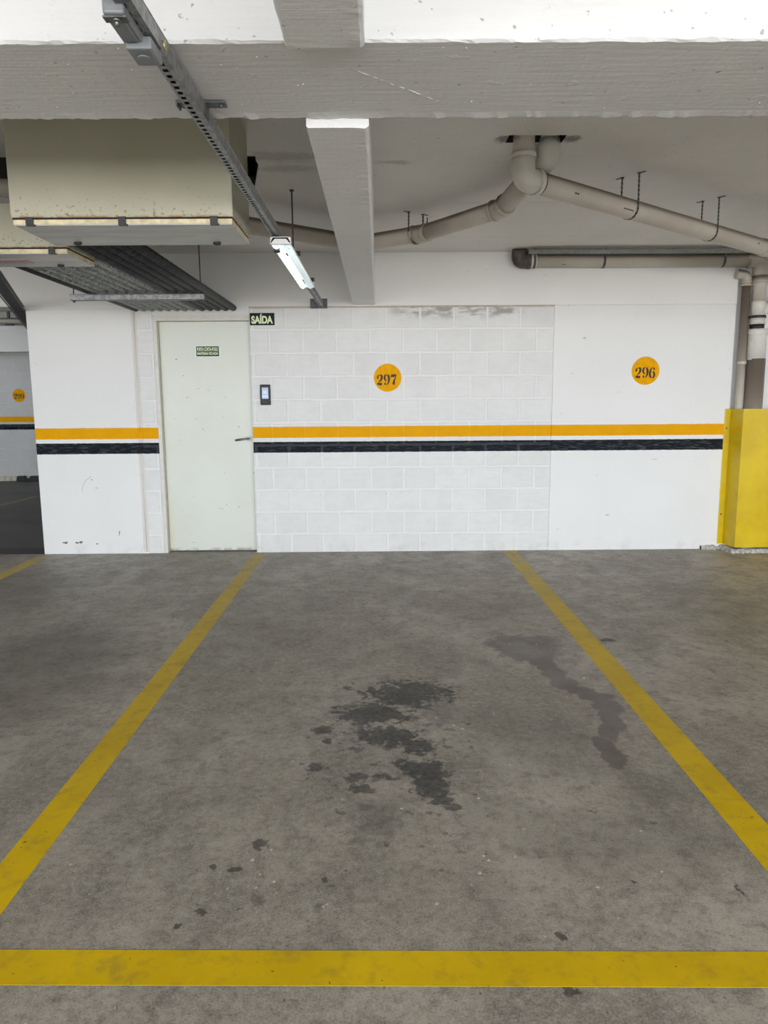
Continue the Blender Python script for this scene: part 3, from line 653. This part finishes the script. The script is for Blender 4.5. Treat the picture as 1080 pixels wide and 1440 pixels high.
# ------------------------------------------------------------------ ceiling pull boxes
def box_mat(name):
    t = NT(name); X, Y, Z = t.sep()
    c = t.mix(t.ramp(t.noise(2, 4), .3, .7), (.41,.395,.30), (.47,.455,.36))
    rz = t.ramp(Z, 2.19, 2.36, 1, 0, smooth=False)
    c = t.mix(t.math('MULTIPLY', t.ramp(t.math('ADD', t.noise(55, 4, .7), t.math('MULTIPLY', rz, .17)), .70, .78), .75), c, (.20,.115,.04))
    edge = t.ramp(Z, 2.198, 2.212, 1, 0)
    c = t.mix(t.math('MULTIPLY', edge, t.ramp(t.noise(20, 4), .35, .6)), c, (.32,.17,.045))
    return t.out(c, .42, 0, t.bump(t.noise(12), .04, .003), .45)
m_box = box_mat('beige_enamel_box'); m_lip = simple('yellowed_panel_lip', (.62,.53,.34), .45, var=.2, vs=30)
t = NT('grey_panel_underside'); c = t.mix(t.ramp(t.noise(4, 5, vec=t.scale(t.P(), (.7,3,1)), dist=.6), .3, .7), (.40,.41,.39), (.52,.53,.505))
m_under = t.out(c, .42, .2, t.bump(t.noise(9), .05, .004))
def pull_box(label, x0, x1, y0, y1, ztop, clips, knobs):
    t_ = thing('pull_box', label, 'pull box', ((x0+x1)/2, (y0+y1)/2, 2.168), 'beige electrical boxes under the ceiling')
    b = MB(); b.box((x0, y0, 2.199), (x1, y1, ztop)); b.build('body', m_box, t_, bevel=.004)
    b = MB(); b.box((x0+.006, y0+.006, 2.190), (x1-.006, y1-.006, 2.2)); b.build('gap_strip', m_dark, t_)  # black strip painting in the dark gap between body and panel
    b = MB(); b.box((x0+.008, y0+.004, 2.171), (x1-.004, y1-.002, 2.192)); p = b.build('bottom_panel', m_lip, t_, bevel=.002)
    b = MB(); b.box((x0+.012, y0+.008, 2.168), (x1-.006, y1-.004, 2.172)); b.build('panel_face', m_under, p)
    p.children[0].matrix_parent_inverse = Matrix.Translation(-Vector(t_.location)) if False else p.children[0].matrix_parent_inverse
    for x in clips:
        b = MB(); b.box((x-.016, y0-.004, 2.169), (x+.016, y0+.006, 2.201)); b.box((x-.016, y0-.004, 2.164), (x+.022, y0+.012, 2.170)); b.build('clip', m_blk2, t_, fix=False)
    for x, y in knobs:
        b = MB(); b.tube([(x, y, 2.169), (x, y, 2.160), (x, y, 2.156)], [.019, .018, .010], 18); b.build('knob', m_blk2, t_)
    return t_
pull_box('large beige metal box hanging under the ceiling behind the cross beam', -1.603, -.632, -3.362, -2.935, 2.695, (-1.521, -1.117, -.716), ((-1.457, -3.005), (-.785, -2.985)))
p2 = pull_box('beige metal box at left edge, partly behind the large one', -2.62, -1.612, -2.752, -2.375, 2.42, (-2.45, -2.09, -1.696), ((-2.4, -2.43), (-1.788, -2.43)))
m_pink = simple('faded_pink_label', (.42,.30,.31), .5, var=.25, vs=60)
b = MB(); b.box((-2.40, -2.60, 2.166), (-1.905, -2.50, 2.1682)); b.build('sticker', m_pink, p2)
b = MB(); b.box((-2.25, -2.895, 2.50), (-.600, -2.875, 2.595)); b.prism([(-.600, -2.895, 2.58), (-.588, -2.895, 2.56), (-.610, -2.895, 2.455), (-.634, -2.895, 2.50), (-.634, -2.895, 2.59)], (0, .02, 0))
tag(b.build('rubber_strip', m_dark, fix=False), 'black strip mounted behind the large beige box', 'strip')

# ------------------------------------------------------------------ conduits over the door
ORD = ['first', 'second', 'third', 'fourth', 'fifth', 'sixth', 'seventh', 'eighth']
for k in range(8):
    x = -2.165+k*.0735; r = .0305; b = MB()
    b.tube([(x, -2.372, 2.233), (x, -.007, 2.235)], r, 20)
    b.ring((x, -.03, 2.233), (0,1,0), r, r+.001, .05, 20)
    tag(b.build('conduit', m_cond if k == 0 else m_mott, fix=False), f'{ORD[k]} from left of eight mottled galvanised conduits ending above the door', 'conduit', 'mottled conduits above the door')
for k in range(5):
    x = -1.568+k*.069; r = .0285; b = MB()
    b.tube([(x, -2.933, 2.232), (x, -.007, 2.232)], r, 20)
    b.ring((x, -.03, 2.230), (0,1,0), r, r+.001, .05, 20)
    tag(b.build('conduit', m_cond, fix=False), f'{ORD[k]} from left of five dark steel conduits from the large box to the wall', 'conduit', 'dark conduits above the door')
hg = thing('strut_hanger', 'grey steel strut hung on rods carrying the row of conduits', 'hanger', (-1.8, -1.10, 2.18))
b = MB(); X0, X1, Y0, Y1, Z0, Z1 = -2.285, -1.292, -1.125, -1.085, 2.152, 2.196
b.box((X0, Y0, Z0), (X1, Y0+.003, Z1)); b.box((X0, Y1-.003, Z0), (X1, Y1, Z1)); b.box((X0, Y0, Z0), (X1, Y1, Z0+.003)); b.box((X0, Y0, Z1-.003), (X1, Y0+.010, Z1)); b.box((X0, Y1-.010, Z1-.003), (X1, Y1, Z1))
b.build('strut', m_galv, hg, fix=False)
for x in (-2.262, -1.318):
    b = MB(); b.tube([(x, -1.105, 2.146), (x, -1.105, 2.699)], .0045, 8); b.tube([(x, -1.105, 2.140), (x, -1.105, 2.152)], .010, 6); b.build('rod', m_galvd, hg, fix=False)
b = perforated(MB(), (-2.29, -2.34, 2.212), (-4.08, 2.20, 2.212), .104, .043, .042, .026, [(-.044,-.030),(-.018,-.004),(.008,.022),(.032,.044)], side_holes=True)
tag(b.build('perforated_tray', m_blackmetal, fix=False), 'dark perforated cable tray at left edge passing the column', 'cable tray')

# ------------------------------------------------------------------ drain pipes
t = NT('weathered_pvc'); X, Y, Z = t.sep()
c = t.mix(t.ramp(t.noise(2.4, 5, .6), .3, .7), (.47,.425,.36), (.56,.515,.45)); c = t.mix(t.ramp(t.noise(28, 4, .6), .62, .76, 0, .5), c, (.32,.28,.23))
nrm = t.n('ShaderNodeNewGeometry').outputs['Normal']; nz = t.sep(nrm)[2]
c = t.mix(t.math('MULTIPLY', t.ramp(nz, .05, .65), .85), c, (.10,.070,.048))       # dust on top, deepened to paint in the shaded upper side
m_pvc = t.out(c, .45, 0, t.bump(t.noise(20), .05, .003), .4)
t = NT('white_pvc_fitting'); c = t.mix(t.ramp(t.noise(5, 5, .6), .3, .7), (.60,.585,.53), (.70,.69,.64)); c = t.mix(t.ramp(t.noise(24, 4, .6), .64, .74, 0, .5), c, (.33,.28,.22))
m_fit = t.out(c, .38, 0, None, .45)
m_dirty = simple('grimy_pvc', (.085,.068,.056), .6, var=.4, vs=14)
m_rub = simple('black_rubber_seal', (.02,.018,.016), .6)
m_strap = galv('perforated_strap', (.05,.05,.05), (.13,.13,.125), .5, .4, 60)
def pipe(b, a, c, r, n=24): return b.tube([a, c], r, n)
R1 = .0565
# right drain: drops through the slab, elbow, then away to the right
PR0, PR1 = Vector((.755, -2.742, 2.527)), Vector((4.535, .048, 2.439)); dR = (PR1-PR0).normalized()
dr = thing('drain_pipe', 'beige drain pipe from the ceiling hole sloping away to upper right', 'pipe', (.755, -2.742, 2.5))
b = MB(); pipe(b, (.755, -2.742, 2.62), (.755, -2.742, 2.851), R1); b.build('drop_pipe', m_pvc, dr)
b = MB(); el = fillet([(.755, -2.742, 2.640), (.755, -2.742, 2.527), PR0+dR*.105], .075, 12); b.tube(el, R1+.005, 24)
b.ring((.755, -2.742, 2.637), (0,0,1), R1, R1+.0095, .022); b.ring(PR0+dR*.100, dR, R1, R1+.010, .024); b.build('elbow', m_fit, dr, fix=False)
b = MB(); b.ring(PR0+dR*.118, dR, R1, R1+.004, .014); b.build('seal', m_rub, dr)
b = MB(); pipe(b, PR0+dR*.09, PR1, R1); b.build('pipe', m_pvc, dr)
b = MB(); b.ring(PR0+dR*2.55, dR, R1, R1+.004, .09); b.build('coupling', m_pvc, dr)
# left drain: second drop, elbow, two bends, through the beam
P0, P1, P2 = Vector((.888, -2.716, 2.640)), Vector((.766, -2.02, 2.562)), Vector((.318, -1.385, 2.556))
P3, P4 = Vector((-.13, -1.10, 2.550)), Vector((-2.55, -2.98, 2.556))
dl = thing('drain_pipe', 'beige drain pipe bending left from the ceiling hole and through the beam', 'pipe', (.888, -2.716, 2.6))
b = MB(); pipe(b, (.888, -2.716, 2.68), (.888, -2.716, 2.851), R1); b.build('drop_pipe', m_pvc, dl)
d01, d12, d23, d34 = (P1-P0).normalized(), (P2-P1).normalized(), (P3-P2).normalized(), (P4-P3).normalized()
b = MB(); b.tube(fillet([(.888, -2.716, 2.72), P0, P0+d01*.10], .06, 12), R1+.005, 24); b.build('elbow', m_fit, dl)
b = MB(); pipe(b, P0+d01*.08, P1-d01*.03, R1); b.build('pipe', m_pvc, dl)
b = MB(); b.tube(fillet([P1-d01*.07, P1, P1+d12*.07], .10, 8), R1+.005, 24); b.ring(P1-d01*.065, d01, R1, R1+.009, .014); b.ring(P1+d12*.065, d12, R1, R1+.009, .014); b.build('elbow', m_pvc, dl, fix=False)
b = MB(); pipe(b, P1+d12*.03, P2-d12*.03, R1); b.build('pipe', m_pvc, dl)
b = MB(); b.tube(fillet([P2-d12*.06, P2, P2+d23*.08], .10, 8), R1+.005, 24); b.ring(P2+d23*.075, d23, R1, R1+.008, .014); b.build('coupling', m_pvc, dl, fix=False)
b = MB(); b.tube(fillet([P2+d23*.03, P3, P4], .12, 8), R1, 24); b.build('pipe', m_pvc, dl)
# markings printed on the pipes
m_print = simple('printed_mark', (.035,.030,.026), .6)
def prints(parent, c, d, r, n, ang, step=.016, ln=.010):
    c = Vector(c); d = Vector(d).normalized(); sd = d.cross(Vector((0,0,1))).normalized(); up = sd.cross(d); b = MB()
    nn = sd*math.cos(ang)+up*math.sin(ang); tt = d.cross(nn)
    for k in range(n):
        q = c+d*(k*step)+nn*(r+.0004); b.obox(q, d*ln*.5, tt*.004, nn*.0004)
    b.build('printed_mark', m_print, parent, fix=False)
prints(dr, PR0+dR*.36, dR, R1, 2, -.35, .02, .014); prints(dr, PR0+dR*.80, dR, R1, 6, -.45); prints(dr, PR0+dR*2.35, dR, R1, 2, -.1)
prints(dl, P2+d23*.20, d23, R1, 4, .35, .018, .012); prints(dl, P4-d34*1.62, -d34, R1, 4, .3+PI, .018, .012)
# hangers: a perforated strap looped under the pipe
def strap(label, c, d, r, ztop, back=True):
    c = Vector(c); d = Vector(d).normalized(); sd = d.cross(Vector((0,0,1))).normalized(); up = sd.cross(d)
    pts = [c+sd*(r+.001)*1.0+Vector((0,0,ztop-c.z))]
    top = [Vector((pts[0].x, pts[0].y, ztop))]
    path = [top[0]]+[c+(sd*math.cos(a)+up*math.sin(a))*(r+.0025) for a in [-PI*k/14 for k in range(15)]]+[Vector((c-sd*(r+.001)).xy.to_3d()+Vector((0,0,ztop)))]
    b = MB(); hw = .0085
    fine = []
    for k in range(len(path)-1):
        n = max(1, int((path[k+1]-path[k]).length/.012))
        for i in range(n): fine.append(path[k].lerp(path[k+1], i/n))
    fine.append(path[-1])
    for k in range(len(fine)-1):
        a, e_ = fine[k], fine[k+1]; w0 = hw if k % 2 else hw*.62
        tn = (e_-a).normalized(); nn = tn.cross(d).normalized()*.0012
        b.obox((a+e_)/2, d*w0, (e_-a)*.5, nn)
    for q in (path[0], path[-1]): b.tube([q-Vector((0,0,.004)), q+Vector((0,0,.0005))], .012, 8); b.obox(q+sd*(.02 if q is path[0] else -.02)-Vector((0,0,.0015)), d*.008, sd*.022, (0,0,.001))
    return tag(b.build('pipe_strap', m_strap, fix=False), label, 'pipe strap', 'straps holding the drain pipes')
def at_x(p, d, x): return p+d*((x-p.x)/d.x)
strap('perforated strap around right drain pipe, nearest the ceiling hole', at_x(PR0, dR, 1.493), dR, R1, 2.6995)
strap('perforated strap around right drain pipe, nearer the right edge', at_x(PR0, dR, 2.204), dR, R1, 2.6995)
strap('thin strap around the left drain pipe at its bend near the beam', P2+d23*.055-d23*.0, d12, R1+.006, 2.6995)
b = MB(); b.tube([(.36, -1.22, 2.66), (.36, -1.22, 2.6995)], .004, 6); b.tube([(.36, -1.22, 2.655), (.36, -1.22, 2.67)], .009, 6)
tag(b.build('ceiling_bolt', m_strap, fix=False), 'short bolt in the ceiling behind the left drain pipe', 'bolt')

# wall drain: horizontal run, elbow, riser
wd = thing('wall_drain_pipe', 'horizontal beige pipe under the ceiling on the back wall joining the riser', 'pipe', (1.3, -.08, 2.60))
R2 = .057; yW = -.085
b = MB(); pipe(b, (1.30, yW, 2.606), (3.30, yW, 2.600), R2); b.build('pipe', m_pvc, wd)
prints(wd, (1.62, yW, 2.606), (1,0,0), R2, 2, -.75); prints(wd, (2.02, yW, 2.606), (1,0,0), R2, 7, -.75)
b = MB(); b.tube(fillet([(1.33, yW, 2.606), (1.238, yW, 2.606), (1.238, -.115, 2.6995)], .075, 12), R2+.007, 24); b.ring((1.325, yW, 2.606), (1,0,0), R2, R2+.012, .03); b.build('elbow', m_dirty, wd, fix=False)
b = MB(); b.ring((1.365, yW, 2.606), (1,0,0), R2, R2+.004, .05); b.build('coupling', m_fit, wd)
b = MB(); b.tube(fillet([(3.26, yW, 2.600), (3.376, yW, 2.600), (3.376, yW, 2.46)], .085, 12), R2+.007, 24); b.ring((3.265, yW, 2.600), (1,0,0), R2, R2+.010, .02); b.build('elbow', m_pvc, wd, fix=False)
b = MB(); b.tube([(3.376, yW, 2.47), (3.376, yW, 2.385), (3.376, yW, 2.375), (3.376, yW, 2.235)], [.064, .064, .060, .056], 24); b.ring((3.376, yW, 2.40), (0,0,1), .058, .069, .016); b.build('riser_pipe', m_pvc, wd, fix=False)
b = MB(); b.tube([(3.376, yW, 2.250), (3.376, yW, 2.225), (3.376, yW, 2.10)], [.064, .062, .058], 24); b.tube(fillet([(3.376, yW, 2.10), (3.45, yW, 2.19), (3.60, yW, 2.30)], .05), .040, 18); b.build('branch_fitting', m_fit, wd, fix=False)
b = MB(); b.ring((3.376, yW, 2.115), (0,0,1), .058, .070, .022); b.tube([(3.31, yW-.03, 2.115), (3.29, yW-.045, 2.115)], .008, 8); b.build('clamp', m_rub, wd, fix=False)
b = MB(); b.tube([(3.376, yW, 2.105), (3.376, yW, 2.05)], .066, 24); b.build('collar', m_fit, wd)
b = MB(); b.tube([(3.376, yW, 2.05), (3.376, yW, 2.0)], .060, 24); b.build('seal', m_rub, wd)
b = MB(); b.tube([(3.385, yW, 2.01), (3.385, yW, 1.985), (3.385, yW, 1.97), (3.385, yW, 1.74)], [.083, .0835, .078, .078], 28); b.ring((3.385, yW, 1.98), (0,0,1), .07, .084, .03); b.build('reducer', m_fit, wd, fix=False)
b = MB(); b.tube([(3.387, yW, 1.75), (3.389, yW, .0)], .0795, 28); b.build('riser_pipe', m_pvc, wd)
b = MB()
sp2 = thing('slim_riser_pipe', 'slim beige vertical pipe left of the thick riser', 'pipe', (3.28, -.045, 0))
b.tube([(3.283, -.047, .0), (3.277, -.047, 2.42)], .037, 20); b.ring((3.28, -.047, 1.72), (0,0,1), .036, .042, .03); b.build('pipe', m_pvc, sp2, fix=False)
b = MB(); b.tube(fillet([(3.277, -.047, 2.40), (3.277, -.047, 2.480), (3.18, -.047, 2.492)], .05), .041, 20); b.ring((3.277, -.047, 2.425), (0,0,1), .036, .047, .014); b.ring((3.277, -.047, 2.395), (0,0,1), .036, .047, .014); b.build('elbow', m_pvc, sp2, fix=False)
b = MB(); b.tube([(1.30, -.205, 2.662), (3.60, -.205, 2.660)], .022, 14)
tag(b.build('water_pipe', galv('grey_water_pipe', (.26,.26,.25), (.33,.33,.315), .5, .1)), 'slim grey pipe running along the ceiling above the wall drain pipe', 'pipe')
for x, lb in ((1.37, 'strap on wall drain pipe beside its dark elbow'), (1.98, 'strap on wall drain pipe at mid length'), (3.03, 'strap on wall drain pipe beside the riser elbow')):
    c = Vector((x, yW, 2.604)); b = MB(); pts = [Vector((x, -.150, 2.6995))]+[c+Vector((0, -math.cos(a)*(R2+.004), math.sin(a)*(R2+.004))) for a in [.3-k*(PI*.9)/12 for k in range(13)]]+[Vector((x, -.0065, 2.56))]
    for k in range(len(pts)-1):
        tn = (pts[k+1]-pts[k]); nn = tn.normalized().cross(Vector((1,0,0)))*.0012; b.obox((pts[k]+pts[k+1])/2, (.010,0,0), tn*.5, nn)
    tag(b.build('pipe_strap', m_strap, fix=False), 'dark metal '+lb, 'pipe strap', 'straps holding the drain pipes')

# ------------------------------------------------------------------ yellow pipe guard
t = NT('yellow_guard_paint'); X, Y, Z = t.sep()
c = t.mix(t.ramp(t.noise(4, 5, .6), .3, .7), (.60,.415,.006), (.70,.50,.008)); c = t.mix(t.ramp(t.noise(30, 4), .70, .76, 0, .5), c, (.25,.17,.03))
m_guard = t.out(c, t.ramp(t.noise(5, 4, .6), .3, .7, .22, .45), 0, t.bump(t.noise(7, 3), .10, .01), .3)
g = thing('pipe_guard', 'yellow folded metal pipe guard at the foot of the riser pipes', 'pipe guard', (3.5, -.1, .05))
b = MB(); pr2 = [(3.176, -.006), (3.228, -.006), (3.252, -.195), (3.86, -.195), (3.885, -.006), (3.94, -.006)]; th = .004
out = [(x, y, .05) for x, y in pr2]; inn = [(3.94, -.006+.002, .05), (3.889, -.004, .05), (3.856, -.191, .05), (3.256, -.191, .05), (3.232, -.004, .05), (3.176, -.004, .05)]
b.prism(out+inn, (0, 0, 1.258)); b.build('sheet', m_guard, g, bevel=.002)
for z in (.33, 1.13):
    for x in (3.20, 3.915):
        b = MB(); b.tube([(x, -.006, z), (x, -.012, z)], [.008, .005], 10); b.build('screw', m_galvd, g)
b = MB()
for k in range(60):
    x = 3.02+k*.016; a = .5+.5*mnoise.noise(Vector((k*.35, 1, 2)))
    dpt = (.02+.05*a) if x < 3.2 else (.20+.045*a)
    hh = (.015+.04*a) if x < 3.2 else (.03+.022*a)
    y1 = -.004
    pts = [(x, y1, 0), (x, y1, hh), (x, -dpt+.02, hh*.8), (x, -dpt, 0)]
    if k: 
        for i in range(3): b.poly((prev[i], pts[i], pts[i+1], prev[i+1]), True)
    prev = pts
struct(b, 'trim_4', simple('spilled_mortar', (.46,.44,.40), .85, var=.35, vs=40, bump=.6), 'rough mortar bed along the foot of the yellow pipe guard', 'mortar', fix=False)

# ------------------------------------------------------------------ far end of the garage
b = MB(); b.tube([(FL+.1, 6.32, 2.83), (-3.25, 6.32, 2.83)], .05, 14); tag(b.build('far_pipe', m_pvc), 'grey pipe along the ceiling in front of the far wall', 'pipe')
for x in (-6.42,):
    b = MB(); b.box((x-.02, 6.30, 2.77), (x+.02, 6.34, 3.02)); b.box((x-.06, 6.28, 2.755), (x+.06, 6.38, 2.785)); tag(b.build('pipe_hanger', m_galvd, fix=False), 'dark hanger of the far pipe above the far beam', 'hanger')
ws = thing('wheel_stop', 'black rubber wheel stop lying at the foot of the far wall', 'wheel stop', (-6.5, 6.5, 0))
b = MB()
for x0, x1, hh in ((-6.62,-6.45,.10), (-6.47,-6.36,.055), (-6.38,-6.20,.10)):
    b.prism([(x0, 6.50, 0), (x0+.02, 6.50, hh), (x1-.02, 6.50, hh), (x1, 6.50, 0)], (0, .10, 0))
b.build('block', m_blk2, ws, bevel=.01)

# ------------------------------------------------------------------ paint flakes and grit on the floor
b = MB(); rnd = random.Random(3)
SP = [(-.376,-1.154),(-1.39,-3.674),(.348,-3.761),(-.165,-4.863),(.069,-4.373),(-.366,-4.721),(-.319,-4.754),(-.156,-4.855),(-.449,-4.784),(.64,-4.985),(.277,-5.03),(-.618,-3.171),(-.136,-2.22)]
for x, y in SP+[(rnd.uniform(-1.0,1.1), rnd.uniform(-4.9,-1)) for _ in range(80)]:
    if y < -4.97: continue
    r = rnd.uniform(.003,.007); a0 = rnd.uniform(0, 6.3); n = rnd.choice((4,5,6))
    b.prism([(x+r*rnd.uniform(.6,1.3)*math.cos(a0+2*PI*k/n), y+r*rnd.uniform(.6,1.3)*math.sin(a0+2*PI*k/n), .0005) for k in range(n)], (0,0,.0015))
tag(b.build('paint_flakes', simple('pale_flake', (.42,.40,.36), .7, var=.3, vs=90), fix=False), 'tiny pale paint flakes and grit scattered on the concrete floor', 'debris', kind='stuff')
